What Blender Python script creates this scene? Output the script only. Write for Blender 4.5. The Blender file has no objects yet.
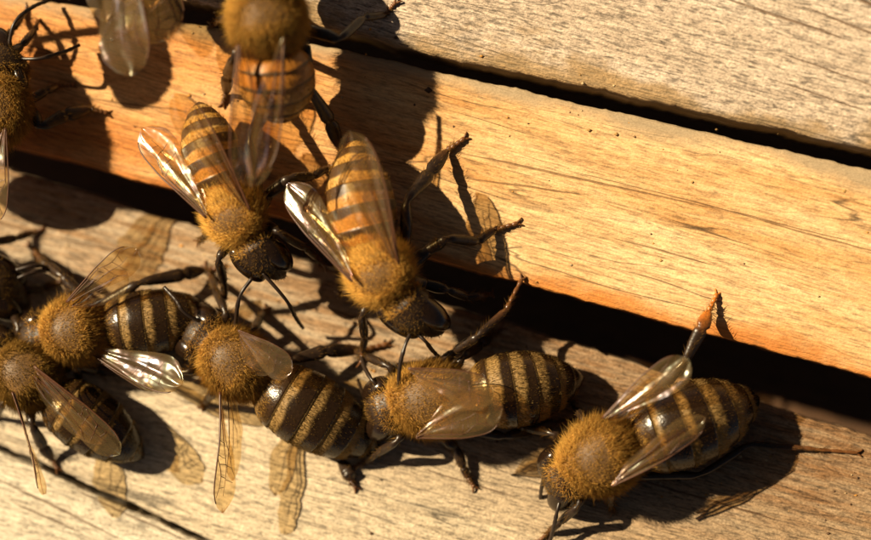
import bpy, math
import numpy as np
from mathutils import Vector, Matrix

rng = np.random.default_rng(7)
C = bpy.context.scene.collection
SC = bpy.context.scene
# one unit of the scene is 6.5 mm of the real place (a bee is about two units long)
SC.unit_settings.scale_length = 0.0065

# ------------------------------------------------------------------ camera, sky, sun
CX, CY, CZ = 4.355, -2.70, 24.0
cam_d = bpy.data.cameras.new('camera')
cam = bpy.data.objects.new('camera', cam_d); C.objects.link(cam)
cam.location = (CX, CY, CZ)
cam_d.sensor_width = 36.0
cam_d.lens = 36.0 * CZ / 8.71
cam_d.clip_start = 0.5; cam_d.clip_end = 500.0
cam_d.dof.use_dof = True
cam_d.dof.focus_distance = CZ - 0.28
cam_d.dof.aperture_fstop = 0.09
SC.camera = cam

SUN_EL = math.radians(36.0)
SHX, SHY = 0.91, -0.41                      # the way shadows fall in the plane of the boards
_n = math.hypot(SHX, SHY); SHX /= _n; SHY /= _n
sun_dir = Vector((-SHX*math.cos(SUN_EL), -SHY*math.cos(SUN_EL), math.sin(SUN_EL)))   # towards the sun
sd = bpy.data.lights.new('sun', 'SUN'); sun = bpy.data.objects.new('sun', sd); C.objects.link(sun)
sd.energy = 5.0; sd.angle = math.radians(0.55); sd.color = (1.0, 0.82, 0.54)
sun.rotation_euler = sun_dir.to_track_quat('Z', 'Y').to_euler()
sun.location = sun_dir * 30

W = bpy.data.worlds.new('World'); SC.world = W; W.use_nodes = True
wn = W.node_tree.nodes; wl = W.node_tree.links
sky = wn.new('ShaderNodeTexSky'); sky.sky_type = 'NISHITA'; sky.sun_disc = False
sky.sun_elevation = SUN_EL
sky.sun_rotation = math.atan2(sun_dir.x, sun_dir.y)
sky.dust_density = 0.6; sky.air_density = 0.22; sky.ozone_density = 0.0
warm_sky = wn.new('ShaderNodeMix'); warm_sky.data_type = 'RGBA'; warm_sky.blend_type = 'MULTIPLY'      # warm tint over the whole sky, to warm the light in shadows
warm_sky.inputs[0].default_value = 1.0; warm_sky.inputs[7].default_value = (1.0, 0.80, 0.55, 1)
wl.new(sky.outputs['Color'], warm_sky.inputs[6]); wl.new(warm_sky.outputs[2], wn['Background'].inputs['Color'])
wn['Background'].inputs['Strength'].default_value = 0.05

SC.view_settings.view_transform = 'Standard'; SC.view_settings.look = 'None'
SC.view_settings.exposure = 1.16; SC.view_settings.gamma = 1.0
SC.view_settings.use_curve_mapping = False
SC.cycles.max_bounces = 10; SC.cycles.transparent_max_bounces = 24

# ------------------------------------------------------------------ place coordinates
def at(px, py, z):
    """point at height z on the line of sight through a place measured on the photograph's plane"""
    k = (CZ - z) / CZ
    return np.array((CX + (px/100 - CX)*k, CY + (-py/100 - CY)*k, z))

def tilt(x): return 0.10*(x - 4.355)
def z_front(x, y):  return 0.08*(y + 1.43 + 0.27*x)*0.965 + tilt(x)
def z_upper(x, y):  return 0.10 + 0.08*(y + 1.43 + 0.27*x)*0.965 + tilt(x)
def z_land(x, y):   return -0.42 + 0.11*(-(1.68 + 0.308*x) - y)*0.955 + tilt(x)
def board_z(x, y):
    if y > 0.30 - 0.215*x: return z_upper(x, y)
    if y > -(1.43 + 0.27*x): return z_front(x, y)
    return z_land(x, y)
def on(px, py, h=0.0, f=board_z):
    p = np.array((px/100, -py/100, 0.0))
    for _ in range(4): p = at(px, py, f(p[0], p[1]) + h)
    return p

# ------------------------------------------------------------------ mesh helpers
def mesh(name, verts, faces, mats, attrs=None, smooth=True, mat_idx=None):
    """verts (n,3); faces: list of (m,k) int arrays"""
    me = bpy.data.meshes.new(name)
    verts = np.asarray(verts, np.float32)
    faces = [np.asarray(f, np.int32) for f in faces if len(f)]
    me.vertices.add(len(verts)); me.vertices.foreach_set('co', verts.ravel())
    li = np.concatenate([f.ravel() for f in faces]).astype(np.int32)
    cnt = np.concatenate([np.full(len(f), f.shape[1]) for f in faces]).astype(np.int32)
    st = np.concatenate(([0], np.cumsum(cnt)[:-1])).astype(np.int32)
    me.loops.add(len(li)); me.loops.foreach_set('vertex_index', li)
    me.polygons.add(len(cnt)); me.polygons.foreach_set('loop_start', st)
    me.polygons.foreach_set('loop_total', cnt)
    me.update(calc_edges=True)
    if smooth: me.polygons.foreach_set('use_smooth', np.ones(len(cnt), bool))
    for m in (mats if isinstance(mats, (list, tuple)) else [mats]): me.materials.append(m)
    for k, v in (attrs or {}).items():
        v = np.asarray(v, np.float32)
        if v.ndim == 2:
            a = me.attributes.new(k, 'FLOAT_COLOR', 'POINT')
            a.data.foreach_set('color', np.hstack([v, np.ones((len(v), 1), np.float32)]).ravel())
        else:
            a = me.attributes.new(k, 'FLOAT', 'POINT'); a.data.foreach_set('value', v)
    me.validate()
    return me
def obj(name, me, parent=None):
    o = bpy.data.objects.new(name, me); C.objects.link(o)
    if parent is not None: o.parent = parent
    return o
def nrm(v):
    v = np.asarray(v, float); n = np.linalg.norm(v, axis=-1, keepdims=True)
    return v/np.maximum(n, 1e-9)

class Geo:
    def __init__(s): s.v=[]; s.q=[]; s.t=[]; s.n=0; s.col=[]; s.rough=[]; s.tag=[]
    def add(s, v, q, t, col, rough, tag=0):
        v = np.asarray(v); s.v.append(v)
        if len(q): s.q.append(np.asarray(q)+s.n)
        if len(t): s.t.append(np.asarray(t)+s.n)
        n = len(v); s.n += n
        c = np.asarray(col, float); s.col.append(np.broadcast_to(c, (n, 3)) if c.ndim == 1 else c)
        s.rough.append(np.broadcast_to(np.asarray(rough, float), (n,)))
        s.tag.append(np.broadcast_to(np.asarray(tag), (n,)))
    def get(s):
        z4 = np.zeros((0,4),int); z3 = np.zeros((0,3),int)
        return (np.vstack(s.v), np.vstack(s.q) if s.q else z4, np.vstack(s.t) if s.t else z3,
                np.vstack(s.col), np.concatenate(s.rough), np.concatenate(s.tag))

def rings(cent, U, V, ru, rv, seg):
    """closed tube through ring centres; caps are fans"""
    n = len(cent); a = np.linspace(0, 2*np.pi, seg, endpoint=False)
    P = cent[:,None,:] + ru[:,None,None]*np.cos(a)[None,:,None]*U[:,None,:] + rv[:,None,None]*np.sin(a)[None,:,None]*V[:,None,:]
    v = np.vstack([P.reshape(-1,3), cent[:1], cent[-1:]])
    i, j = np.meshgrid(np.arange(n-1), np.arange(seg), indexing='ij'); j2 = (j+1)%seg
    q = np.stack([i*seg+j, i*seg+j2, (i+1)*seg+j2, (i+1)*seg+j], -1).reshape(-1,4)
    k = np.arange(seg); k2 = (k+1)%seg; b = n*seg
    t = np.vstack([np.stack([np.full(seg,b), k2, k],-1), np.stack([np.full(seg,b+1), (n-1)*seg+k, (n-1)*seg+k2],-1)])
    return v, q, t
def frames(P, ref):
    T = nrm(np.gradient(P, axis=0))
    U = np.cross(T, ref); bad = np.linalg.norm(U, axis=1) < 1e-4
    U[bad] = np.cross(T[bad], np.array((0.31,0.9,0.17))); U = nrm(U)
    return T, U, nrm(np.cross(U, T))
def spline(pts, per=8):
    """Catmull-Rom through rows of any width"""
    pts = np.asarray(pts, float); n = len(pts)
    e = np.vstack([2*pts[0]-pts[1], pts, 2*pts[-1]-pts[-2]]); out = []
    for i in range(n-1):
        p0,p1,p2,p3 = e[i],e[i+1],e[i+2],e[i+3]
        for t in np.linspace(0,1,per,endpoint=False):
            out.append(0.5*(2*p1+(p2-p0)*t+(2*p0-5*p1+4*p2-p3)*t*t+(3*p1-p0-3*p2+p3)*t**3))
    out.append(pts[-1]); return np.array(out)

# ------------------------------------------------------------------ materials
def mat(name):
    m = bpy.data.materials.new(name); m.use_nodes = True
    nt = m.node_tree
    return m, nt.nodes, nt.links, nt.nodes['Principled BSDF'], nt.nodes['Material Output']
def ramp(N, stops, interp='LINEAR'):
    r = N.new('ShaderNodeValToRGB'); e = r.color_ramp.elements; r.color_ramp.interpolation = interp
    while len(e) < len(stops): e.new(0.5)
    for x, (p, c) in zip(e, stops):
        x.position = p; x.color = (*c, 1) if not isinstance(c, (int, float)) else (c, c, c, 1)
    return r
def mixc(N, L, fac, a, b, mode='MIX'):
    m = N.new('ShaderNodeMix'); m.data_type = 'RGBA'; m.blend_type = mode
    for s, v in ((m.inputs[0], fac), (m.inputs[6], a), (m.inputs[7], b)):
        if hasattr(v, 'is_output'): L.new(v, s)
        elif isinstance(v, (int, float)): s.default_value = v
        else: s.default_value = (*v, 1)
    return m.outputs[2]
def math_(N, L, op, a, b=0.0, clamp=False):
    m = N.new('ShaderNodeMath'); m.operation = op; m.use_clamp = clamp
    for s, v in zip(m.inputs, (a, b)):
        if hasattr(v, 'is_output'): L.new(v, s)
        else: s.default_value = v
    return m.outputs[0]

ANG = math.atan2(-0.27, 1.0)                  # the boards run down to the right
def wood(name, light, mid, dark, streak, rim_lo=None, rim_hi=None, dirt=None, fleck=0.5, crack=0.5, seed=0.0, bump=0.5, warm=None, cracks=()):
    m, N, L, B, O = mat(name)
    tc = N.new('ShaderNodeTexCoord')
    def noise(sx, sy, detail=4.0, rough=0.55, off=0.0, dist=0.0):
        mp = N.new('ShaderNodeMapping'); mp.inputs['Scale'].default_value = (sx, sy, sy)
        mp.inputs['Location'].default_value = (seed+off, seed*1.7+off*2, seed)
        L.new(tc.outputs['Object'], mp.inputs['Vector'])
        n = N.new('ShaderNodeTexNoise'); n.inputs['Scale'].default_value = 1.0
        n.inputs['Detail'].default_value = detail; n.inputs['Roughness'].default_value = rough
        n.inputs['Distortion'].default_value = dist
        L.new(mp.outputs[0], n.inputs['Vector']); return n.outputs['Fac']
    broad = noise(0.35, 2.2, 3, .5)
    grain = noise(0.25, 14.0, 4, .6, 3.1)
    fine = noise(0.7, 50.0, 3, .6, 7.7)
    flecks = noise(9.0, 46.0, 2, .5, 12.3)
    specks = noise(34.0, 60.0, 2, .5, 5.3)
    lines = noise(0.055, 5.5, 0.6, .4, 21.7)
    blot = noise(0.9, 1.6, 4, .6, 31.0)
    c1 = ramp(N, [(0.30, dark), (0.50, mid), (0.72, light)]); L.new(grain, c1.inputs[0])
    c2 = ramp(N, [(0.36, streak), (0.62, light)]); L.new(broad, c2.inputs[0])
    col = mixc(N, L, 0.5, c1.outputs[0], c2.outputs[0])
    f1 = ramp(N, [(0.34, 0.42), (0.52, 1.0), (0.7, 1.12)]); L.new(fine, f1.inputs[0])
    col = mixc(N, L, 0.75, col, f1.outputs[0], 'MULTIPLY')
    f2 = ramp(N, [(0.34, 0.35), (0.46, 0.95), (0.60, 1.0), (0.72, 1.35)]); L.new(flecks, f2.inputs[0])
    col = mixc(N, L, fleck, col, f2.outputs[0], 'MULTIPLY')
    f3 = ramp(N, [(0.35, 0.6), (0.5, 1.0), (0.72, 1.15)]); L.new(specks, f3.inputs[0])
    col = mixc(N, L, fleck*0.8, col, f3.outputs[0], 'MULTIPLY')
    # long thin splits along the grain
    d = math_(N, L, 'ABSOLUTE', math_(N, L, 'SUBTRACT', lines, 0.5))
    lr = ramp(N, [(0.0, 0.16), (0.007, 0.45), (0.016, 1.0)]); L.new(d, lr.inputs[0])
    brk = ramp(N, [(0.50, 0.0), (0.60, 1.0)]); L.new(noise(0.35, 2.5, 2, .5, 44.0), brk.inputs[0])
    col = mixc(N, L, math_(N, L, 'MULTIPLY', brk.outputs[0], crack), col, lr.outputs[0], 'MULTIPLY')
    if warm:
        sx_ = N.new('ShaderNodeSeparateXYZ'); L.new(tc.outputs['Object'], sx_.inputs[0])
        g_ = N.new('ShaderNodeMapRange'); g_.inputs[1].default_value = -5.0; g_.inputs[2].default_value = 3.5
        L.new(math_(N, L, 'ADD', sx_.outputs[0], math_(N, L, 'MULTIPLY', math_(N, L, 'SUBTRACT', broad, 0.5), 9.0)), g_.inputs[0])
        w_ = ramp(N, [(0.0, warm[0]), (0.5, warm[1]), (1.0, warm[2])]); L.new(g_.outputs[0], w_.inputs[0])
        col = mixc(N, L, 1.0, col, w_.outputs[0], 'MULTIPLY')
    sp_ = N.new('ShaderNodeSeparateXYZ'); L.new(tc.outputs['Object'], sp_.inputs[0])
    wig = math_(N, L, 'MULTIPLY', math_(N, L, 'SUBTRACT', noise(0.9, 0.9, 3, .6, 60.0), 0.5), 0.055)
    slit = None
    for (ax, ay, bx, by, w) in cracks:
        ca, sa = math.cos(-ANG), math.sin(-ANG)
        q_ = [((px/100-CX)*ca - (-py/100-CY)*sa, (px/100-CX)*sa + (-py/100-CY)*ca) for px, py in ((ax, ay), (bx, by))]
        sl = (q_[1][1]-q_[0][1])/(q_[1][0]-q_[0][0])
        e_ = math_(N, L, 'SUBTRACT', sp_.outputs[1], math_(N, L, 'ADD', math_(N, L, 'MULTIPLY', sp_.outputs[0], sl), q_[0][1]-sl*q_[0][0]))
        e_ = math_(N, L, 'ABSOLUTE', math_(N, L, 'ADD', e_, wig))
        hl = abs(q_[1][0]-q_[0][0])/2
        tp_ = math_(N, L, 'DIVIDE', math_(N, L, 'ABSOLUTE', math_(N, L, 'SUBTRACT', sp_.outputs[0], (q_[0][0]+q_[1][0])/2)), hl)
        wd = math_(N, L, 'MULTIPLY', math_(N, L, 'MULTIPLY', math_(N, L, 'SUBTRACT', 1.0, math_(N, L, 'POWER', tp_, 3.0), True), math_(N, L, 'ADD', 0.35, broad)), w*0.8)
        k_ = math_(N, L, 'SUBTRACT', 1.0, math_(N, L, 'DIVIDE', e_, math_(N, L, 'ADD', wd, 0.0001)), True)
        slit = k_ if slit is None else math_(N, L, 'MAXIMUM', slit, k_)
    if slit is not None:
        slit = math_(N, L, 'MULTIPLY', slit, 2.0, True)
        col = mixc(N, L, math_(N, L, 'MULTIPLY', slit, 0.72), col, (0.10,0.045,0.015))
    at_ = N.new('ShaderNodeAttribute'); at_.attribute_name = 'across'
    wob = math_(N, L, 'ADD', at_.outputs['Fac'], math_(N, L, 'MULTIPLY', math_(N, L, 'SUBTRACT', blot, 0.5), 0.30))
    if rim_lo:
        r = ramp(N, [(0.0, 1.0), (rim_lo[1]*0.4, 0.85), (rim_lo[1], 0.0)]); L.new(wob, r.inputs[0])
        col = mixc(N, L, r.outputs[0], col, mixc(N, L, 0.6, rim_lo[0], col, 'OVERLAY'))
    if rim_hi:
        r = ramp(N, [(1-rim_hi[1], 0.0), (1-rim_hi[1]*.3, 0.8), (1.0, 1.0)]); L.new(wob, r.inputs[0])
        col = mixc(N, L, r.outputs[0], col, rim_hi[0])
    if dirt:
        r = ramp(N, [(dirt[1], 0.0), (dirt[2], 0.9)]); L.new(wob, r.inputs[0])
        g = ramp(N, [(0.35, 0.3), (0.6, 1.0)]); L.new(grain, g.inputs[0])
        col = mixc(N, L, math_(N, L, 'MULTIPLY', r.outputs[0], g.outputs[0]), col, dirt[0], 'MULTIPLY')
    L.new(col, B.inputs['Base Color'])
    B.inputs['Roughness'].default_value = 0.72
    B.inputs['Specular IOR Level'].default_value = 0.3
    hgt = math_(N, L, 'ADD', math_(N, L, 'MULTIPLY', grain, 0.8), math_(N, L, 'MULTIPLY', fine, 0.5))
    hgt = math_(N, L, 'ADD', hgt, math_(N, L, 'MULTIPLY', flecks, 0.55))
    hgt = math_(N, L, 'ADD', hgt, math_(N, L, 'MULTIPLY', specks, 0.4))
    hgt = math_(N, L, 'ADD', hgt, math_(N, L, 'MULTIPLY', lr.outputs[0], 0.35))
    if slit is not None: hgt = math_(N, L, 'SUBTRACT', hgt, math_(N, L, 'MULTIPLY', slit, 0.8))
    b = N.new('ShaderNodeBump'); b.inputs['Strength'].default_value = bump; b.inputs['Distance'].default_value = 0.035
    L.new(hgt, b.inputs['Height']); L.new(b.outputs[0], B.inputs['Normal'])
    return m

M_FRONT = wood('front_board_wood', (0.66,0.48,0.27), (0.56,0.36,0.165), (0.34,0.17,0.055), (0.48,0.26,0.09),
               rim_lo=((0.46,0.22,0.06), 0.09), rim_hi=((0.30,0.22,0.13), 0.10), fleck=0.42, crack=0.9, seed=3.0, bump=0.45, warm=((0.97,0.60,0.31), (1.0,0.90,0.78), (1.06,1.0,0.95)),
    cracks=[(452,152,720,212,.020),(460,178,582,196,.018),(610,238,712,266,.014),(560,170,860,246,.012),(80,96,200,112,.016),(300,150,420,168,.012),(700,205,900,262,.014)])
M_UPPER = wood('upper_board_wood', (0.62,0.50,0.39), (0.50,0.39,0.29), (0.28,0.205,0.15), (0.45,0.345,0.25),
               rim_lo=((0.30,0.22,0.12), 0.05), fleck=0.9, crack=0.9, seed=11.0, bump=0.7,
    cracks=[(712,4,838,48,.022),(790,14,900,58,.018),(810,-6,900,32,.024),(772,60,900,106,.014),(760,84,860,118,.012)])
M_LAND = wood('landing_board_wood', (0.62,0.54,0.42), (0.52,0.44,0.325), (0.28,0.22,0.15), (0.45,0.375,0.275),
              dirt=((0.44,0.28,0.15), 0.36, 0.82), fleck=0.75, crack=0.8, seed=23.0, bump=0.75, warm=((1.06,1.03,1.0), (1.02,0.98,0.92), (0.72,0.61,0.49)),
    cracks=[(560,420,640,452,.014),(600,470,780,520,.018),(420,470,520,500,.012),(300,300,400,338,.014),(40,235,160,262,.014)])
M_LOW = wood('lower_board_wood', (0.66,0.58,0.46), (0.55,0.47,0.35), (0.28,0.22,0.15), (0.51,0.43,0.32), fleck=0.75, crack=1.0, seed=29.0, bump=0.75,
    cracks=[(-20,480,120,545,.02),(0,505,80,540,.014),(60,490,190,548,.016)])
M_DARK = wood('hive_inside_shade_wood', (0.09,0.042,0.016), (0.06,0.027,0.010), (0.03,0.012,0.004), (0.045,0.02,0.008), seed=40.0)  # shade of the slot put into the colour: wood kept nearly black

def shell_material():
    m, N, L, B, O = mat('bee_shell')
    a = N.new('ShaderNodeAttribute'); a.attribute_name = 'tint'
    r = N.new('ShaderNodeAttribute'); r.attribute_name = 'rough'
    tc = N.new('ShaderNodeTexCoord')
    n = N.new('ShaderNodeTexNoise'); n.inputs['Scale'].default_value = 45; n.inputs['Detail'].default_value = 3
    L.new(tc.outputs['Object'], n.inputs['Vector'])
    f = ramp(N, [(0.3, 0.65), (0.7, 1.3)]); L.new(n.outputs['Fac'], f.inputs[0])
    L.new(mixc(N, L, 0.8, a.outputs['Color'], f.outputs[0], 'MULTIPLY'), B.inputs['Base Color'])
    L.new(r.outputs['Fac'], B.inputs['Roughness'])
    B.inputs['Specular IOR Level'].default_value = 0.38
    b = N.new('ShaderNodeBump'); b.inputs['Strength'].default_value = 0.25; b.inputs['Distance'].default_value = 0.01
    L.new(n.outputs['Fac'], b.inputs['Height']); L.new(b.outputs[0], B.inputs['Normal'])
    return m
def hair_material():
    m, N, L, B, O = mat('bee_hair')
    a = N.new('ShaderNodeAttribute'); a.attribute_name = 'tint'
    d = N.new('ShaderNodeBsdfDiffuse'); t = N.new('ShaderNodeBsdfTranslucent'); g = N.new('ShaderNodeBsdfGlossy')
    for s in (d, t, g): L.new(a.outputs['Color'], s.inputs['Color'])
    g.inputs['Roughness'].default_value = 0.35
    m1 = N.new('ShaderNodeMixShader'); m1.inputs[0].default_value = 0.55
    m2 = N.new('ShaderNodeMixShader'); m2.inputs[0].default_value = 0.12
    L.new(d.outputs[0], m1.inputs[1]); L.new(t.outputs[0], m1.inputs[2])
    L.new(m1.outputs[0], m2.inputs[1]); L.new(g.outputs[0], m2.inputs[2])
    N.remove(B); L.new(m2.outputs[0], O.inputs['Surface']); return m
def wing_material(name, clear, gloss):
    m, N, L, B, O = mat(name)
    tc = N.new('ShaderNodeTexCoord')
    n = N.new('ShaderNodeTexNoise'); n.inputs['Scale'].default_value = 4.0; n.inputs['Detail'].default_value = 2
    L.new(tc.outputs['Object'], n.inputs['Vector'])
    b = N.new('ShaderNodeBump'); b.inputs['Strength'].default_value = 0.45; b.inputs['Distance'].default_value = 0.06
    L.new(n.outputs['Fac'], b.inputs['Height'])
    tr = N.new('ShaderNodeBsdfTransparent'); tr.inputs['Color'].default_value = (*clear, 1)
    g = N.new('ShaderNodeBsdfGlossy'); g.inputs['Roughness'].default_value = 0.26
    lw = N.new('ShaderNodeLayerWeight'); lw.inputs['Blend'].default_value = 0.35
    hue = ramp(N, [(0.30,(1.0,0.9,0.75)), (0.45,(0.85,0.95,0.8)), (0.55,(1.0,0.75,0.75)), (0.7,(0.8,0.8,1.0))])
    L.new(n.outputs['Fac'], hue.inputs[0]); L.new(hue.outputs[0], g.inputs['Color'])
    L.new(b.outputs[0], g.inputs['Normal'])
    d = N.new('ShaderNodeBsdfTranslucent'); d.inputs['Color'].default_value = (0.72,0.46,0.16,1)
    d2 = N.new('ShaderNodeBsdfDiffuse'); d2.inputs['Color'].default_value = (0.62,0.42,0.17,1)
    md = N.new('ShaderNodeMixShader'); md.inputs[0].default_value = 0.5
    L.new(d.outputs[0], md.inputs[1]); L.new(d2.outputs[0], md.inputs[2])
    m1 = N.new('ShaderNodeMixShader'); m1.inputs[0].default_value = 0.12
    L.new(tr.outputs[0], m1.inputs[1]); L.new(md.outputs[0], m1.inputs[2])
    m2 = N.new('ShaderNodeMixShader')
    L.new(math_(N, L, 'ADD', math_(N, L, 'MULTIPLY', lw.outputs['Fresnel'], 0.38), gloss), m2.inputs[0])
    L.new(m1.outputs[0], m2.inputs[1]); L.new(g.outputs[0], m2.inputs[2])
    N.remove(B); L.new(m2.outputs[0], O.inputs['Surface']); return m
def plain(name, c, rough, spec=0.5):
    m, N, L, B, O = mat(name)
    tc = N.new('ShaderNodeTexCoord'); n = N.new('ShaderNodeTexNoise'); n.inputs['Scale'].default_value = 60
    L.new(tc.outputs['Object'], n.inputs['Vector'])
    f = ramp(N, [(0.3, tuple(x*0.7 for x in c)), (0.7, tuple(x*1.3 for x in c))]); L.new(n.outputs['Fac'], f.inputs[0])
    L.new(f.outputs[0], B.inputs['Base Color'])
    B.inputs['Roughness'].default_value = rough; B.inputs['Specular IOR Level'].default_value = spec
    return m
M_SHELL = shell_material(); M_HAIR = hair_material()
M_WING = wing_material('wing_membrane', (0.85,0.72,0.48), 0.04)
M_VEIN = plain('wing_vein', (0.065,0.022,0.007), 0.45)
M_EYE = plain('compound_eye', (0.012,0.006,0.003), 0.2, 0.45)
M_ANT = plain('antenna', (0.018,0.010,0.006), 0.4)

# ------------------------------------------------------------------ the hive boards
def vnoise(n, step, seed):
    r = np.random.default_rng(seed); k = int(n/step)+3
    return np.interp(np.arange(n)/step, np.arange(k), r.normal(0, 1, k))
def board(name, lo, hi, zf, material, nu, nv, depth, parent, label=None, edge=0.05, jit=0.012, relief=0.008, seed=1):
    """a plank between two edge lines; lo/hi are lists of (x, y) on the photograph's plane, hi is the far (upper) edge"""
    xs = np.linspace(lo[0][0], lo[-1][0], nu)
    yl = np.interp(xs, [p[0] for p in lo], [p[1] for p in lo]) + 100*jit*(vnoise(nu, 9, seed)+0.5*vnoise(nu, 1.5, seed+1))
    yh = np.interp(xs, [p[0] for p in hi], [p[1] for p in hi]) + 100*jit*(vnoise(nu, 9, seed+2)+0.5*vnoise(nu, 1.5, seed+3))
    # rows are packed at the two worn edges
    e = np.array([0, .12, .3, .6, 1.0])
    wid = np.mean(np.abs(yl-yh))/100
    a = e*edge/wid
    vs = np.concatenate([a, np.linspace(a[-1], 1-a[-1], nv)[1:-1], 1-a[::-1]])
    nv2 = len(vs)
    P = np.zeros((nu, nv2, 3))
    row_noise = np.random.default_rng(seed+9).normal(0, 1, (nv2,))
    long_n = np.stack([vnoise(nu, 34, seed*31+j) for j in range(nv2)], 1)
    for i in range(nu):
        for j, v in enumerate(vs):
            py = yl[i]*(1-v) + yh[i]*v
            x, y = xs[i]/100, -py/100
            d = min(v, 1-v)*wid
            drop = 0.0 if d >= edge else edge*0.75*(1-math.sqrt(max(0, 1-(1-d/edge)**2)))
            z = zf(x, y) - drop + relief*(0.6*row_noise[j] + 0.6*long_n[i, j])*(0.4 + 0.6*min(1, d/edge))
            P[i, j] = at(xs[i], py, z)
    top = P.reshape(-1, 3)
    i, j = np.meshgrid(np.arange(nu-1), np.arange(nv2-1), indexing='ij')
    q = [np.stack([i*nv2+j, (i+1)*nv2+j, (i+1)*nv2+j+1, i*nv2+j+1], -1).reshape(-1, 4)]
    across = np.tile(vs, nu)
    # border loop, then two rows down and the underside
    loop = np.concatenate([np.arange(nu)*nv2, (nu-1)*nv2 + np.arange(1, nv2), (np.arange(nu-2, -1, -1))*nv2 + nv2-1, np.arange(nv2-2, 0, -1)])
    m = len(loop); V = [top]; A = [across]; prev = loop; base = len(top)
    for k, dz in enumerate((0.3*depth, 0.4*depth, 0.3*depth)):
        src = np.vstack(V)[prev].copy(); src[:, 2] -= dz
        V.append(src); A.append(across[loop])
        new = base + np.arange(m); base += m
        a_, b_ = prev, np.roll(prev, -1); c_, d_ = np.roll(new, -1), new
        q.append(np.stack([a_, d_, c_, b_], -1)); prev = new
    ctr = np.vstack(V)[prev].mean(0); V.append(ctr[None]); A.append([0.5])
    tri = np.stack([np.full(m, base), np.roll(prev, -1), prev], -1)
    V = np.vstack(V); A = np.concatenate(A)
    R = np.array(Matrix.Rotation(-ANG, 3, 'Z')); org = np.array((CX, CY, 0))
    me = mesh(name, (V-org) @ R.T, q + [tri], material, {'across': A})
    o = obj(name, me, parent); o.location = org; o.rotation_euler = (0, 0, ANG)
    if label: o['label'] = label
    return o
hive = bpy.data.objects.new('beehive', None); C.objects.link(hive)
hive['label'] = 'weathered wooden beehive front with dark entrance slot, bees crawling over its boards'
hive['category'] = 'beehive'
X0, X1 = -260, 1130
def line(a, b): return [(x, a + b*x) for x in (X0, X1)]
front_lo = line(143, 0.27)
front_hi = [(X0,-62),(0,-6),(150,16),(240,33),(350,52),(500,86),(871,170),(X1,236)]
upper_lo = [(X0,-95),(0,-40),(200,3),(364,38),(400,48),(871,149),(X1,206)]
land_hi = line(168, 0.308)
crack = [(X0, 318),(0,443),(100,489),(215,541),(X1,960)]
crack2 = [(x, y+7) for x, y in crack]
board('front_board', front_lo, front_hi, z_front, M_FRONT, 420, 46, 0.8, hive, 'orange brown smooth board above the entrance slot', 0.06, 0.008, 0.006, 5)
board('upper_board', upper_lo, [(X0,-560),(X1,-260)], z_upper, M_UPPER, 420, 60, 0.9, hive, 'grey rough sawn board above the narrow gap', 0.07, 0.010, 0.010, 15)
board('landing_board', crack, land_hi, z_land, M_LAND, 420, 60, 0.6, hive, 'pale weathered landing board below the entrance slot', 0.06, 0.010, 0.012, 25)
board('landing_board', [(X0,800),(X1,1400)], crack2, z_land, M_LOW, 420, 50, 0.6, hive, 'pale weathered board below the long crack', 0.06, 0.006, 0.012, 35)
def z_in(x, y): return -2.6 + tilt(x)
board('inner_panel', [(X0,900),(X1,1300)], [(X0,-500),(X1,-250)], z_in, M_DARK, 40, 20, 0.3, hive, 'board deep inside the entrance, coloured dark to stand for shade', seed=45)

# ------------------------------------------------------------------ bees
GOLD = np.array((0.60,0.345,0.080)); TAN = np.array((0.50,0.335,0.12))
def rowi(x, xs, ys): return np.interp(x, xs, ys)

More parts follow.
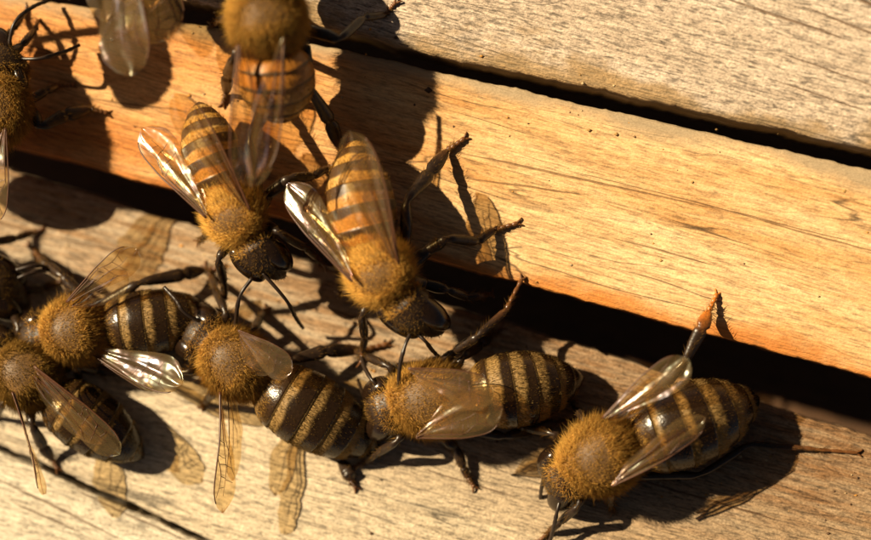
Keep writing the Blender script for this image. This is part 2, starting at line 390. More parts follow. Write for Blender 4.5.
def wing_geo(base, tip, trail, hind=False, seed=0):
    base, tip, trail = map(np.asarray, (base, tip, trail))
    ax = tip-base; Ln = np.linalg.norm(ax); u = ax/Ln
    v = trail-base; v = v - u*np.dot(v, u); wid = np.linalg.norm(v); v = v/wid; n = np.cross(u, v)
    if n[2] < 0: n = -n
    us = np.concatenate([np.linspace(0, .85, 26), np.linspace(.85, 1, 12)[1:]])
    if hind:
        lead = rowi(us, [0,.2,.5,.8,.92,1], [0,.02,-.02,.02,.12,.42])
        trl = rowi(us, [0,.08,.25,.45,.65,.8,.92,.97,1], [.08,.32,.66,.93,1.0,.94,.78,.64,.5])
    else:
        lead = rowi(us, [0,.25,.55,.8,.9,.96,1], [0,-.03,-.06,0,.10,.24,.50])
        trl = rowi(us, [0,.06,.2,.38,.58,.74,.86,.94,.98,1], [.06,.16,.34,.58,.84,1.0,.98,.84,.70,.56])
    # smooth the outline
    for _ in range(2):
        lead[1:-1] = .25*lead[:-2]+.5*lead[1:-1]+.25*lead[2:]; trl[1:-1] = .25*trl[:-2]+.5*trl[1:-1]+.25*trl[2:]
    nv = 14; vs = np.linspace(0, 1, nv)
    r = np.random.default_rng(seed); ph = r.uniform(0, 6.3, 4)
    def pos(uu, vv):
        l = np.interp(uu, us, lead); t = np.interp(uu, us, trl); c = l + (t-l)*vv
        z = 0.035*Ln*np.sin(np.pi*np.clip(uu,0,1))*(1-1.2*vv) + 0.018*Ln*vv*np.sin(uu*7+ph[0]) + 0.008*Ln*np.sin(vv*13+uu*4+ph[1]) + 0.0045*Ln*np.sin(vv*25+uu*9+ph[3]) + 0.006*Ln*np.sin(uu*19+vv*5+ph[2])*vv
        return base + np.multiply.outer(uu*Ln, u) + np.multiply.outer(c*wid, v) + np.multiply.outer(z, n)
    U, V = np.meshgrid(us, vs, indexing='ij')
    P = pos(U.ravel(), V.ravel()); nu = len(us)
    i, j = np.meshgrid(np.arange(nu-1), np.arange(nv-1), indexing='ij')
    q = np.stack([i*nv+j, (i+1)*nv+j, (i+1)*nv+j+1, i*nv+j+1], -1).reshape(-1, 4)
    if hind: lines = [([0,.3,.6,.9],[0,0,0,0],.011), ([0,.3,.6,.82],[.15,.35,.4,.3],.007), ([.3,.5,.66],[.36,.62,.8],.005), ([.05,.3,.5],[.5,.75,.9],.005)]
    else: lines = [([0,.2,.4,.6,.8,.93],[0,0,0,0,0,.02],.016), ([0,.2,.4,.55],[.25,.16,.12,.09],.012), ([0,.2,.38,.52],[.4,.42,.42,.44],.008),
                   ([.05,.25,.45,.62],[.85,.78,.74,.78],.007), ([.55,.68,.8,.88],[.1,.24,.2,.08],.007), ([.52,.62,.74,.86],[.44,.45,.5,.46],.006),
                   ([.4,.42,.45],[.12,.42,.74],.006), ([.6,.6,.62],[.2,.45,.78],.006), ([.7,.72,.74],[.24,.5,.8],.006), ([.52,.54,.55],[.1,.3,.44],.006), ([.8,.78],[.2,.5],.005), ([.62,.7],[.78,.92],.005)]
    G = Geo()
    for a, b, rr in lines:
        uv = spline(np.stack([a, b], 1), 6); p = pos(uv[:,0], uv[:,1])
        T, A, B = frames(p, n); rad = np.full(len(p), rr*Ln*0.52); rad *= np.linspace(1.1, .6, len(p))
        vv, qq, tt = rings(p, A, B, rad, rad, 6); G.add(vv, qq, tt, (0,0,0), 0)
    return P, q, G

def bee(name, label, T, Wp, Np, Mp, surf, abd=0.36, tho=0.36, head=0.30, up=(0,0,1), style='dark', band=0.40,
        legs=None, skip=(), wings=(), antennae=None, gold=1.0, hair=1.0, seed=1, h0=0.0, fly=False):
    r = np.random.default_rng(seed)
    legs = legs or {}
    th_px = (0.5*(Wp[0]+Np[0]), 0.5*(Wp[1]+Np[1]))
    b0 = on(*th_px, 0.0, surf)
    if surf is z_land: h0 -= 0.09
    def W3(p): return at(p[0], p[1], b0[2] + h0 + p[2])
    T, Wp, Np, Mp = W3(T), W3(Wp), W3(Np), W3(Mp)
    up = nrm(np.array(up, float))
    fw = nrm(Np-T); left = nrm(np.cross(up, fw)); up_b = nrm(np.cross(fw, left))
    # ---- the continuous body: tail > abdomen > waist > thorax > neck > head, one lofted skin
    cent=[]; ru=[]; rv=[]; tag=[]; s_at=[]
    LA = np.linalg.norm(Wp-T); bounds = np.array([0.0,0.12,0.28,0.45,0.63,0.81,1.0])
    sA = np.linspace(0, 1, 110)
    prof = np.interp(sA, [0,.02,.06,.14,.26,.42,.58,.72,.84,.93,1.0], [.03,.14,.29,.50,.74,.93,1.0,.99,.91,.76,.52])
    for _ in range(5): prof[1:-1] = .25*prof[:-2]+.5*prof[1:-1]+.25*prof[2:]
    k = np.clip(np.searchsorted(bounds, sA, side='right')-1, 0, 5)
    q = 1-(sA-bounds[k])/(bounds[k+1]-bounds[k])        # 0 at the front of each plate, 1 at its rear rim
    stepw = 0.968 + 0.062*q**0.8
    for s, p, st in zip(sA, prof, stepw):
        cent.append(T + (Wp-T)*s + up_b*(0.07*LA*math.sin(math.pi*s) - 0.03*LA)); ru.append(abd*p*st); rv.append(abd*0.86*p*st)
        tag.append(0); s_at.append(s)
    LT = np.linalg.norm(Np-Wp); tho = tho*0.91
    for s in np.linspace(0.02, 1, 44):
        p = max(0.0, 1-abs((s-0.52)/0.56)**2.3)**0.5
        cent.append(Wp + (Np-Wp)*s + up_b*(0.06*LT*math.sin(math.pi*s))); mn = (0.42 if s < .5 else .30)*tho; ru.append(max(mn, tho*p)); rv.append(max(mn*.9, tho*0.84*p))
        tag.append(1); s_at.append(s)
    LH = np.linalg.norm(Mp-Np); head = head*0.93
    for s in np.linspace(0.10, 1, 34):
        wsh = np.interp(s, [0,.08,.2,.38,.55,.75,.9,1.0], [.3,.72,.97,1.0,.86,.58,.40,.12])
        tsh = np.interp(s, [0,.08,.2,.38,.55,.75,.9,1.0], [.25,.55,.75,.80,.74,.56,.38,.12])
        bow = 0.10*LH*math.sin(math.pi*s)
        cent.append(Np + (Mp-Np)*s + up_b*bow); ru.append(head*wsh); rv.append(head*tsh); tag.append(2); s_at.append(s)
    cent = np.array(cent); ru = np.array(ru); rv = np.array(rv); tag = np.array(tag); s_at = np.array(s_at)
    # soften the joins of the spine so that ring planes turn gradually
    for _ in range(3):
        cent[1:-1] = .25*cent[:-2]+.5*cent[1:-1]+.25*cent[2:]
    Tn = nrm(np.gradient(cent, axis=0))
    for _ in range(6): Tn[1:-1] = nrm(.25*Tn[:-2]+.5*Tn[1:-1]+.25*Tn[2:])
    U = nrm(left[None] - Tn*(Tn@left)[:,None]); V = nrm(np.cross(Tn, U))
    seg = 44
    v, qd, tr = rings(cent, U, V, ru, rv, seg)
    vt = np.concatenate([np.repeat(tag, seg), [0, 2]]); vs = np.concatenate([np.repeat(s_at, seg), [0, 1]])
    ang = np.concatenate([np.tile(np.linspace(0, 2*np.pi, seg, endpoint=False), len(cent)), [0, 0]])
    # colours of the shell
    bandk = np.full(6, band) if np.isscalar(band) else np.array(band[::-1], float)
    kk = np.clip(np.searchsorted(bounds, vs, side='right')-1, 0, 5); qq = 1-(vs-bounds[kk])/(bounds[kk+1]-bounds[kk])
    wob = 0.05*np.sin(ang*3+seed)+0.04*np.sin(ang*7+2*seed)
    DK = np.array((0.015,0.0075,0.003)); BR = np.array((0.10,0.045,0.012)); OR = np.array((0.33,0.125,0.016)); YE = np.array((0.42,0.255,0.075))
    col = np.tile(DK, (len(v), 1)); rough = np.full(len(v), 0.32)
    ab = vt == 0
    if style == 'dark':
        pale, m = np.array((0.23,0.135,0.042)), np.clip((bandk[kk]+.03+wob-qq)/0.14, 0, 1)
        col[ab] = (DK*(1-m[:,None]) + pale*m[:,None])[ab]
        first = np.clip((vs-0.80)/0.08, 0, 1)[:,None]; brown = DK*0.55+BR*0.45
        col = np.where((ab)[:,None], col*(1-0.5*first)+brown*0.5*first, col)
        rough[ab] = (0.23+0.35*m)[ab]
    else:
        base = YE[None]*(1-np.clip((vs-0.35)/0.35,0,1)[:,None]) + OR[None]*np.clip((vs-0.35)/0.35,0,1)[:,None]
        if style == 'amber': base = OR[None]*0.8 + 0*base
        m = np.clip((qq-(1-bandk[kk])+wob)/0.10, 0, 1)
        col[ab] = (base*(1-m[:,None]) + (DK*0.6+BR*0.4)*m[:,None])[ab]
        rough[ab] = 0.42
        tailm = np.clip((0.08-vs)/0.06, 0, 1)[:,None]
        col = np.where(ab[:,None], col*(1-tailm)+DK*tailm, col)
    # the soft underside is lighter brown skin
    tm = vt == 1; vup = nrm(v - np.vstack([np.repeat(cent, seg, 0), cent[:1], cent[-1:]]))@up_b
    dome = np.clip((vup-0.55)/0.4, 0, 1)*np.clip((vs-.30)/.15, 0, 1)*np.clip((.92-vs)/.12, 0, 1)
    tcol = np.array((0.20,0.10,0.022))*(1-dome[:,None]) + np.array((0.085,0.042,0.011))*dome[:,None]
    tcol = np.where((np.abs(vs-.22) < .05)[:,None], np.array((0.03,0.015,0.006)), tcol)
    col[tm] = tcol[tm]; rough[tm] = (0.85-0.3*dome)[tm]
    hm = vt == 2; col[hm] = np.array((0.020,0.010,0.0045)); rough[hm] = 0.45
    G = Geo(); G.add(v, qd, tr, col, rough, vt)
    body_v, body_q = v, qd
    # ---- legs, skinned on to the thorax
    thc = Wp + (Np-Wp)*0.5
    def leg_geo(P, hindleg, rs=1.0, amber=False):
        P = np.array(P)
        R = np.array([[.060,.050],[.066,.052],[.036,.032],[.062,.040],[.036,.030],[.026,.024],[.020,.018]]) if hindleg else \
            np.array([[.055,.048],[.056,.046],[.032,.030],[.046,.036],[.032,.028],[.022,.021],[.018,.017]])
        # hip, mid femur, knee, mid tibia, ankle, end of first foot joint, claw
        hip, knee, ank, bas, foot = P
        ctrl = [hip, hip*.45+knee*.55, knee, knee*.4+ank*.6, ank, ank*.5+bas*.5, bas]
        rad = [(.060,.05), (.068,.054), (.046,.042), (.070,.042) if hindleg else (.056,.042), (.080,.040) if hindleg else (.046,.036), (.074,.034) if hindleg else (.044,.03), (.040,.028)]
        rad = [np.array(x_)*.92 for x_ in rad]
        for i in range(1, 5):
            f = i/4; ctrl.append(bas*(1-f)+foot*f); rad.append(R[6]*(1.25 if i%1==0 else 1))
        pts = np.hstack([np.array(ctrl), np.array(rad)*rs]); sp = spline(pts, 9)
        p = sp[:, :3]; tt_ = np.linspace(0, len(pts)-1, len(p)); a, b = [np.interp(tt_, np.arange(len(pts)), pts[:, c_]) for c_ in (3, 4)]
        for _ in range(2):
            for w_ in (a, b): w_[1:-1] = .25*w_[:-2]+.5*w_[1:-1]+.25*w_[2:]
        # pinched joints along the foot
        t = np.arange(len(p))/9.0
        ft = t > 6; pin = np.where(ft, 0.72+0.34*np.abs(np.sin((t-6)*np.pi)), 1.0)
        jn = np.minimum(np.abs(t-2), np.abs(t-4)); jn = np.minimum(jn, np.abs(t-6)); pin2 = np.where(jn < .3, 0.66+0.34*(jn/.3), 1.0)
        a = a*pin*pin2; b = b*pin*pin2
        Tt, A, Bv = frames(p, np.array((0.05,0.02,1.0)))
        vv, q_, t_ = rings(p, A, Bv, a, b, 10)
        dk = np.array((0.020,0.011,0.006)); rd = np.array((0.11,0.042,0.012))
        if amber: rd = np.array((0.40,0.12,0.015))
        f = np.clip((t-(3.6 if amber else 4.8))/2, 0, 1)[:,None]; c = dk*(1-f)+rd*f
        c = np.vstack([np.repeat(c, 10, 0), c[:1], c[-1:]])
        G.add(vv, q_, t_, c, 0.33, 3)
        # two claws at the tip
        d = nrm(foot-bas); sd_ = nrm(np.cross(d, (0,0,1)))
        for s in (-1, 1):
            cp = spline(np.array([foot-d*.02, foot+d*.035+sd_*s*.03, foot+d*.05+sd_*s*.045-np.array((0,0,.02))]), 4)
            Tt, A, Bv = frames(cp, np.array((.1,.1,1.))); rr_ = np.linspace(.014,.004,len(cp))*rs
            vv, q_, t_ = rings(cp, A, Bv, rr_, rr_, 6); G.add(vv, q_, t_, rd, .35, 3)
        return p, a, Tt if False else p
    leg_paths = []
    slots = {'f': 0.78, 'm': 0.55, 'h': 0.30}
    for side, sg in (('L', 1), ('R', -1)):
        for kx, fr in slots.items():
            key = side+kx
            if key in skip: continue
            root = Wp + (Np-Wp)*fr + left*sg*tho*0.45 - up_b*tho*0.55
            if key in legs:
                spec = legs[key]; P = []
                for i, p in enumerate(spec):
                    if len(p) == 2: q3 = on(p[0], p[1], 0.022)
                    else:
                        q3 = W3(p)
                        if i >= 2 and p[2] > -.08: q3[2] = max(q3[2], surf(q3[0], q3[1]) + (0, 0, .09, .05, .022)[i])
                    P.append(q3)
                P[0] = 0.5*P[0] + 0.5*(root) if 'K' in legs else P[0]
                leg_paths.append(leg_geo([P[0], P[1], P[2], P[3], P[4]], kx == 'h' and key not in legs.get('thin', ()), 0.8 if key in legs.get('thin', ()) else 1.0, amber=(key in legs.get('amber', ()))))
                # coxa joins the leg to the body
                c_ = spline(np.array([root, 0.5*(root+P[0])-up_b*0.02, P[0]]), 4); Tt, A, Bv = frames(c_, np.array((.1,.1,1.)))
                rr_ = np.linspace(.085, .06, len(c_)); vv, q_, t_ = rings(c_, A, Bv, rr_, rr_, 10); G.add(vv, q_, t_, (0.020,0.011,0.006), .35, 3)
            else:
                fo = {'f': 0.42, 'm': 0.02, 'h': -0.42}[kx]
                kn = root + left*sg*0.22 + fw*fo*0.5 + up_b*0.16
                an = root + left*sg*0.34 + fw*fo*1.0
                ground = (lambda x, y: root[2]-0.38) if fly else surf
                an[2] = 0.5*an[2] + 0.5*(ground(an[0], an[1])+0.12)
                ba = an + left*sg*0.07 + fw*fo*0.32; ba[2] = ground(ba[0], ba[1])+0.05
                fe = ba + left*sg*0.05 + fw*fo*0.25; fe[2] = ground(fe[0], fe[1])+0.02
                leg_paths.append(leg_geo([root, kn, an, ba, fe], kx == 'h', 0.9))
    V_, Q_, T_, Cc, Rr, Tg = G.get()
    # object frame: origin on the board under the thorax, x axis along the bee
    org = np.array((thc[0], thc[1], surf(thc[0], thc[1]))); hd = math.atan2(fw[1], fw[0])
    Rm = np.array(Matrix.Rotation(-hd, 3, 'Z'))
    loc = lambda p: (np.asarray(p)-org) @ Rm.T
    Vl = loc(V_)
    me = mesh(name, Vl, [Q_, T_], M_SHELL, {'tint': Cc*np.array((1,1,1)), 'rough': Rr})
    o = obj(name, me); o.location = org; o.rotation_euler = (0, 0, hd)
    o['label'] = label; o['category'] = 'bee'; o['group'] = 'honey bees crawling over the hive boards'
    # ---- hair: many tapered strands standing on the skin
    nb = len(body_q); fq = body_v[body_q]                       # (n,4,3)
    fc = fq.mean(1); fn = nrm(np.cross(fq[:,2]-fq[:,0], fq[:,3]-fq[:,1]))
    ring_c = np.repeat(cent[:-1], seg, 0); flip = np.sign(np.sum(fn*(fc-ring_c), 1)); flip[flip == 0] = 1
    fn *= flip[:,None]
    area = np.linalg.norm(np.cross(fq[:,2]-fq[:,0], fq[:,3]-fq[:,1]), axis=1)/2
    ft = np.repeat(tag[:-1], seg); fs = np.repeat(s_at[:-1], seg)
    fk = np.clip(np.searchsorted(bounds, fs, side='right')-1, 0, 5); fqv = 1-(fs-bounds[fk])/(bounds[fk+1]-bounds[fk])
    upn = fn@up_b
    den = np.zeros(nb)
    bald = np.clip((upn-0.62)/0.22, 0, 1)*np.clip((fs-.30)/.15, 0, 1)
    den[ft==1] = (13000*(1-0.62*bald)*np.where(np.abs(fs-.22) < .04, .45, 1.0)*np.where(upn < -.3, .15, 1))[ft==1]
    den[ft==2] = (3600*np.where(fs < .22, 1.9, 0.8)*np.where(upn < -.3, .2, 1))[ft==2]
    if style == 'dark': bandm = np.clip((bandk[fk]+0.05+r.normal(0,.07,nb)-fqv)/.14, 0, 1)
    else: bandm = np.clip((1-bandk[fk]-0.06+r.normal(0,.04,nb)-fqv)/.1, 0, 1)*0.6*np.where(fs > .55, .5, 1)
    den[ft==0] = (600 + 8000*bandm*np.clip(1.15-0.45*(fs > .8), 0, 2)*(1-0.2*np.clip(upn,0,1)))[ft==0]
    den[(ft==0)&(fs>.86)] += 5000
    den[(ft==0)&(upn<-0.2)] *= 0.3
    wgt = den*area*hair; n = int(wgt.sum()); idx = r.choice(nb, n, p=wgt/wgt.sum())
    a = r.random((n,2)); qv = fq[idx]
    p0 = (qv[:,0]*(1-a[:,:1])+qv[:,1]*a[:,:1])*(1-a[:,1:]) + (qv[:,3]*(1-a[:,:1])+qv[:,2]*a[:,:1])*a[:,1:]
    it = ft[idx]; isv = fs[idx]
    ln = np.where(it==1, 0.092*(1-0.70*bald[idx]), np.where(it==2, np.where(isv < .22, .06, .030), 0.030 + 0.065*np.clip((isv-.84)/.14,0,1)))*r.uniform(.45,1.35,n)*np.where(r.random(n) < .16, 1.55, 1.0)
    back = -Tn[np.repeat(np.arange(len(cent)-1), seg)[idx]]
    lean = np.where(it==1, 0.95, np.where(it==2, 0.3, 3.2))[:,None]
    d0 = nrm(fn[idx]*1.0 + back*lean*0.6 + r.normal(0,.34,(n,3))); d1 = nrm(d0 + back*lean*0.6 + r.normal(0,.25,(n,3)))
    hc = np.where((it==0)[:,None], TAN if style == 'dark' else TAN*np.array((1.1,.95,.7)), GOLD)*gold
    hc = np.where(((it==0)&(isv>.86))[:,None], GOLD*gold, hc)
    hc = np.where(((it==0)&(bandm[idx] < .3)&(isv < .88))[:,None], np.array((.30,.17,.045)), hc)
    hc = np.where(((it==2)&(isv>=.22))[:,None], np.array((.26,.145,.04)), hc)
    hc = hc*r.uniform(.65,1.3,(n,1))
    rad = np.where(it==1, .0026, .0022)*r.uniform(.8,1.2,n)
    # leg hair
    hp=[p0]; hd0=[d0]; hd1=[d1]; hl=[ln]; hcol=[hc]; hr=[rad]
    for p, a_, _ in leg_paths:
        m = 150; ii = r.integers(4, len(p)-22, m) if len(p) > 30 else r.integers(1, len(p)-1, m)
        tg = nrm(np.gradient(p, axis=0))[ii]; rd_ = nrm(np.cross(tg, nrm(r.normal(0,1,(m,3)))))
        hp.append(p[ii] + rd_*(a_[ii]*.8)[:,None] + tg*r.uniform(-.02,.02,(m,1))); dd = nrm(rd_*0.8+tg*0.7)
        hd0.append(dd); hd1.append(nrm(dd+tg*.3)); hl.append(r.uniform(.03,.095,m)); hcol.append(np.tile(np.array((.22,.12,.035)),(m,1))); hr.append(np.full(m,.0026))
    p0=np.vstack(hp); d0=np.vstack(hd0); d1=np.vstack(hd1); ln=np.concatenate(hl); hc=np.vstack(hcol); rad=np.concatenate(hr); n=len(p0)
    x_ = nrm(np.cross(d0, nrm(r.normal(0,1,(n,3))))); y_ = np.cross(d0, x_)
    p1 = p0 + d0*(ln*.55)[:,None]; p2 = p1 + d1*(ln*.45)[:,None]
    hv = np.zeros((n,4,3))
    for i3 in range(3):
        c_, s_ = math.cos(i3*2.0944), math.sin(i3*2.0944); hv[:,i3] = p0+(x_*c_+y_*s_)*rad[:,None]
    hv[:,3] = p2
    o4 = (np.arange(n)*4)[:,None]
    ht = np.vstack([o4+np.array((i3,(i3+1)%3,3)) for i3 in range(3)])
    fz = obj('fuzz', mesh('fuzz', loc(hv.reshape(-1,3)), [ht], M_HAIR, {'tint': np.repeat(hc, 4, 0)}, smooth=True), o)
    fz['kind'] = 'stuff'
    # ---- eyes
    hcn = Np + (Mp-Np)*0.42; ha = nrm(Mp-Np); hu = nrm(np.cross(ha, left))
    if hu @ up_b < 0: hu = -hu
    for sg in (1, -1):
        ec = hcn + left*sg*head*0.64 + hu*head*0.34
        th = np.linspace(0.02, math.pi-.02, 18)
        cc = ec + np.outer(np.cos(th), ha*0.56*LH*0.74 + left*sg*0.0)
        A = np.tile(nrm(left*sg*0.8+hu*.45), (18,1)); Bv = np.tile(nrm(np.cross(ha, A[0])), (18,1))
        vv, q_, t_ = rings(cc, A, Bv, np.sin(th)*head*0.47, np.sin(th)*head*0.52, 22)
        obj('compound_eye', mesh('compound_eye', loc(vv), [q_, t_], M_EYE), o)
    # ---- antennae
    for i, sg in enumerate((1, -1)):
        if antennae and i < len(antennae):
            pts = [W3(p) for p in antennae[i]]
        else:
            b_ = hcn + left*sg*head*0.2 + hu*head*0.55 + ha*LH*.1
            pts = [b_, b_ + fw*.22 + left*sg*.16 + up_b*.05, b_ + fw*.42 + left*sg*.22 - up_b*.12, b_ + fw*.55 + left*sg*.22 - up_b*.30]
        pts = np.array(pts); sp = spline(pts, 9)
        Tt, A, Bv = frames(sp, np.array((.13,.07,1.))); rr_ = np.interp(np.linspace(0,1,len(sp)), [0,.3,.36,.42,1], [.020,.017,.016,.022,.019])
        rr_ = rr_*(1+.10*np.sin(np.arange(len(sp))*2.1)*(np.linspace(0,1,len(sp))>.4))
        vv, q_, t_ = rings(sp, A, Bv, rr_, rr_, 10); obj('antenna', mesh('antenna', loc(vv), [q_, t_], M_ANT), o)
    # ---- wings
    for i, (bs, tp, tr_, kind) in enumerate(wings):
        P, q_, VG = wing_geo(W3(bs), W3(tp), W3(tr_), kind == 'hind', seed*10+i)
        nm = 'hindwing' if kind == 'hind' else 'forewing'
        w = obj(nm, mesh(nm, loc(P), [q_], M_WING), o)
        vv, q_, t_, *_ = VG.get()
        obj('wing_veins', mesh('wing_veins', loc(vv), [q_, t_], M_VEIN), w)
    return o

# ---- bees on the front board
bee('honey_bee', 'blurred amber bee at the top straddling the narrow gap, head out of frame',
    (284,121,.46), (272,50,.95), (262,-14,.95), (258,-50,.70), z_front, abd=.37, tho=.39, up=(0,.1,1), style='gold', band=(.22,.24,.28,.36,.62,.6), seed=11,
    legs={'Rm': [(308,30,.7),(340,38,.75),(364,18,.45),(386,14,.25),(396,2)], 'Rh': [(305,46,.7),(309,86,.75),(330,122,.4),(340,148,.15),(341,163)]},
    wings=[((238,44,1.25),(227,186,1.10),(276,140,1.0),'fore'), ((246,50,1.2),(256,150,.9),(282,120,.8),'hind'),
           ((284,38,1.30),(272,180,1.16),(240,120,1.46),'fore')])
bee('honey_bee', 'striped bee facing down over the slot, left wing spread over the dark shadow',
    (197,102,.42), (226,192,.60), (246,236,.58), (284,276,.30), z_front, abd=.30, tho=.33, head=.265, up=(-.38,.05,.93), style='gold', band=.62, seed=12,
    legs={'Lh': [(258,192,.55),(250,140,.75),(263,112,.45),(270,95,.25),(276,84)], 'Lm': [(268,194,.5),(290,178,.6),(313,176,.35),(328,168,.15),(341,162)]},
    antennae=[[(262,272,.55),(286,300,.45),(296,318,.15),(303,328,-.05)], [(252,278,.55),(240,296,.55),(236,320,.35),(235,350,.1)]],
    wings=[((206,218,.85),(128,142,.50),(190,150,.64),'fore'), ((204,214,.8),(150,160,.45),(205,170,.6),'hind'),
           ((250,210,.90),(190,86,1.05),(205,190,1.0),'fore'), ((246,206,.85),(200,118,.95),(216,190,.93),'hind')])
bee('honey_bee', 'striped gold bee in the centre facing down, hind leg planted on the orange board',
    (352,138,.42), (370,248,.62), (394,294,.60), (442,332,.30), z_front, abd=.345, tho=.36, head=.28, up=(-.38,-.05,.93), style='gold', band=(.42,.50,.60,.62,.62,.5), seed=13,
    legs={'Lh': [(405,246,.55),(407,202,.70),(430,172,.42),(447,151,.18),(465,138)], 'Lm': [(428,250,.5),(447,239,.58),(478,241,.34),(494,230,.14),(518,223)],
          'Lf': [(425,284,.4),(448,290,.35),(468,297,.1),(480,296,-.05),(492,294,-.12)]},
    antennae=[[(418,334,.50),(426,342,.50),(432,350,.3),(440,358,.1)], [(410,334,.55),(405,346,.60),(400,366,.55),(398,394,.35)]],
    wings=[((352,282,.90),(274,196,.55),(338,214,.72),'fore'), ((350,276,.85),(296,214,.50),(346,230,.68),'hind'),
           ((399,264,1.0),(370,127,1.12),(352,230,1.08),'fore'), ((394,258,.95),(368,160,1.02),(352,220,1.0),'hind')])
bee('honey_bee', 'bee cut off by the left edge, three dark legs reaching right over orange wood',
    (-100,160,.30), (-12,140,.48), (4,80,.52), (4,46,.30), z_front, abd=.34, tho=.38, up=(-.1,0,1), style='amber', seed=14, gold=.9,
    legs={'Rf': [(0,76,.4),(2,60,.55),(22,45,.45),(35,30,.3),(38,20)], 'Rm': [(14,90,.4),(22,104,.55),(46,91,.38),(58,86,.2),(73,85)], 'Rh': [(28,106,.4),(41,126,.55),(66,115,.38),(90,109,.2),(108,113)]},
    wings=[((6,128,.95),(8,226,.80),(-30,190,.85),'fore'), ((0,128,.9),(-8,205,.75),(-34,180,.8),'hind')])
bee('honey_bee', 'bee above the frame at upper left, only its broad smoky wings hanging into view',
    (130,4,.75), (119,-96,.95), (114,-160,.95), (112,-200,.6), z_front, abd=.36, tho=.36, style='dark', seed=15,
    wings=[((120,-80,1.3),(158,69,1.2),(84,-10,1.2),'fore'), ((106,-85,1.05),(120,20,.95),(80,-30,.95),'hind'),
           ((132,-80,1.1),(196,22,1.0),(120,20,1.0),'fore'), ((134,-85,1.05),(170,0,.95),(130,10,.95),'hind')])
bee('honey_bee', 'bee added beyond the upper left edge to cast a shadow, itself out of view',  # unseen bee, added only for its shadow on the front board
    (-124,-6,1.85), (-131,-104,2.0), (-132,-168,2.0), (-133,-208,1.7), z_front, abd=.28, tho=.36, style='dark', seed=22, fly=True,
    wings=[((-150,-120,2.2),(-210,-110,2.2),(-170,-70,2.1),'fore'), ((-112,-120,2.2),(-52,-118,2.2),(-90,-72,2.1),'fore')])
# ---- bees on the landing board
bee('honey_bee', 'brown banded bee at left facing left, one shiny wing spread below its abdomen',
    (219,314,.42), (102,328,.58), (50,334,.56), (22,350,.12), z_land, abd=.325, tho=.34, head=.28, style='dark', band=(.38,.36,.38,.36,.34,.2), seed=16, up=(0,.12,1),
    legs={'Rh': [(100,306,.5),(140,283,.55),(184,274,.35),(204,270,.15),(222,268)], 'Lh': [(98,350,.4),(130,353,.45),(164,349,.25),(184,345,.1),(197,343)],
          'Rf': [(78,292,.45),(62,276,.42),(46,264,.22),(38,256,.08),(28,245)]},
    wings=[((66,302,.95),(124,238,1.15),(110,300,.95),'fore'), ((72,306,.9),(116,262,1.0),(112,306,.85),'hind'),
           ((86,350,.62),(174,402,1.02),(150,344,.86),'fore'), ((86,352,.58),(150,396,.86),(124,362,.70),'hind')])
bee('honey_bee', 'dark bee in the lower left corner partly under its neighbour, wing folded along its abdomen',
    (144,458,.38), (50,394,.55), (4,360,.55), (-20,344,.2), z_land, abd=.33, tho=.34, head=.28, style='dark', band=(.40,.30,.28,.22,.1,.05), seed=17, gold=.65, up=(.1,.15,1),
    wings=[((34,366,1.02),(130,442,.92),(58,424,.98),'fore'), ((34,376,.95),(108,436,.85),(54,420,.9),'hind'),
           ((12,392,.90),(38,496,.95),(32,432,.6),'fore')])
bee('honey_bee', 'bee entering from the left edge, only its dark pointed head and antennae in view',
    (-190,262,.42), (-75,272,.58), (-24,276,.56), (28,306,.25), z_land, abd=.34, tho=.34, head=.30, style='dark', seed=18, up=(0,.25,.95),
    antennae=[[(16,270,.6),(32,266,.6),(46,267,.45),(60,276,.25)], [(18,278,.6),(28,274,.6),(44,270,.5),(58,272,.3)]],
    legs={'Rf': [(0,292,.4),(25,290,.4),(44,288,.2),(54,284,.1),(60,282)]})
bee('honey_bee', 'banded bee lower left of centre facing upper left, one narrow wing sticking straight down',
    (380,450,.34), (262,384,.56), (212,344,.56), (188,322,.12), z_land, abd=.38, tho=.35, head=.29, style='dark', band=(.40,.40,.42,.42,.40,.25), seed=19,
    legs={'Rh': [(272,366,.45),(292,360,.55),(326,351,.45),(362,350,.22),(388,344)], 'Lh': [(326,446,.25),(340,460,.22),(349,470,.1),(352,478,.06),(356,488)]},
    antennae=[[(196,334,.5),(190,340,.45),(186,352,.3),(184,362,.1)], [(200,322,.6),(184,312,.7),(176,300,.7),(164,287,.65)]],
    wings=[((220,392,.80),(211,512,.95),(240,430,.52),'fore'), ((228,390,.75),(224,482,.7),(244,420,.45),'hind'),
           ((238,330,.95),(298,356,1.05),(256,372,.95),'fore'), ((240,334,.9),(280,362,.9),(250,372,.85),'hind')])
bee('honey_bee', 'tan striped bee below the centre facing left with both wings folded over its back',
    (584,378,.40), (468,397,.58), (398,402,.56), (374,416,.10), z_land, abd=.375, tho=.38, head=.31, style='dark', band=(.50,.55,.52,.48,.40,.05), seed=20,
    legs={'Rm': [(440,366,.45),(454,352,.60),(478,336,.78),(506,310,.64),(522,279)], 'Lh': [(462,428,.35),(505,436,.40),(540,427,.25),(556,423,.1),(572,421)],
          'Lm': [(442,436,.35),(456,448,.30),(463,466,.12),(468,476,.06),(474,487)]},
    antennae=[[(380,404,.5),(370,402,.5),(364,396,.3),(358,380,.1)], [(382,390,.55),(372,380,.6),(364,366,.4),(360,350,.2)]],
    wings=[((408,368,1.04),(496,376,1.10),(440,408,1.12),'fore'), ((416,376,1.0),(482,390,1.04),(440,408,1.06),'hind'),
           ((416,438,.98),(505,432,1.06),(450,388,1.12),'fore'), ((424,436,.94),(492,430,1.0),(452,394,1.06),'hind')])
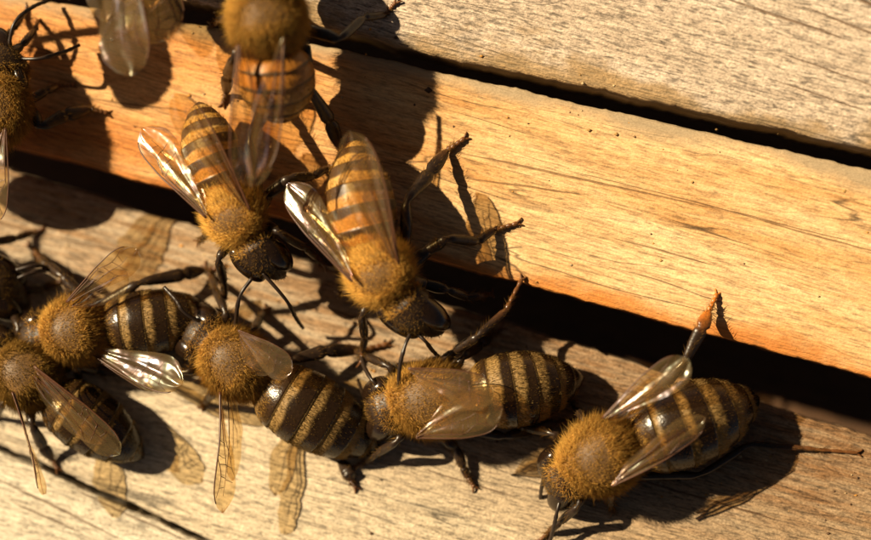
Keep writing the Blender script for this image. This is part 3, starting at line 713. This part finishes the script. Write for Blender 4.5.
bee('honey_bee', 'large glossy banded bee at lower right, hind leg raised to the orange board',
    (760,398,.42), (632,443,.60), (572,468,.58), (556,487,.04), z_land, abd=.425, tho=.39, head=.31, style='dark', band=(.16,.20,.34,.48,.46,.25), seed=21,
    legs={'Rh': [(652,398,.45),(684,362,.66),(702,328,.72),(709,311,.64),(717,294)], 'Lh': [(640,476,.35),(700,474,.45),(750,445,.25),(800,447,.12),(858,453)], 'amber': ('Rh',), 'thin': ('Lh',)},
    antennae=[[(560,500,.5),(557,512,.5),(554,526,.4),(549,545,.2)], [(556,470,.5),(546,474,.45),(542,486,.25),(540,500,.05)]],
    wings=[((602,418,.95),(676,346,1.12),(660,410,1.10),'fore'), ((608,420,.9),(652,372,1.0),(650,410,.9),'hind'),
           ((612,486,.95),(712,430,1.0),(640,440,1.08),'fore'), ((618,482,.9),(690,440,.98),(640,446,1.02),'hind')])

# ---- crumbs of wax, pollen and wood dust lying about
r = np.random.default_rng(5); V=[]; T_=[]; cc=[]; n0=0
octa = np.array([(1,0,0),(-1,0,0),(0,1,0),(0,-1,0),(0,0,1),(0,0,-1)], float)
ofc = np.array([(0,2,4),(2,1,4),(1,3,4),(3,0,4),(2,0,5),(1,2,5),(3,1,5),(0,3,5)])
pal = np.array([(.30,.17,.05),(.10,.05,.02),(.42,.30,.16),(.45,.20,.03),(.05,.025,.012)])
for i in range(330):
    px = r.uniform(-40, 900); t = abs(r.normal(0, .35))
    k = r.random()
    if k < .72: py = 168+.308*px + 14 + t*230
    elif k < .86: py = 143+.27*px - 6 - r.random()*190
    else: py = 40 + .26*px - 30 - r.random()*90
    c0 = on(px, py, 0.004); sz = r.uniform(.006, .020)*(1.6 if r.random() < .07 else 1)
    V.append(c0 + octa*r.uniform(.5, 1.4, (6,3))*sz*np.array((1.3,1,.7))); T_.append(ofc+n0); n0 += 6
    cc.append(np.tile(pal[r.integers(0, 5)]*r.uniform(.7,1.2), (6,1)))
db = obj('debris', mesh('debris', np.vstack(V), [np.vstack(T_)], M_SHELL, {'tint': np.vstack(cc), 'rough': np.full(n0, .7)}, smooth=False))
db['kind'] = 'stuff'; db['label'] = 'tiny crumbs of wax and wood dust scattered on the hive boards'; db['category'] = 'debris'
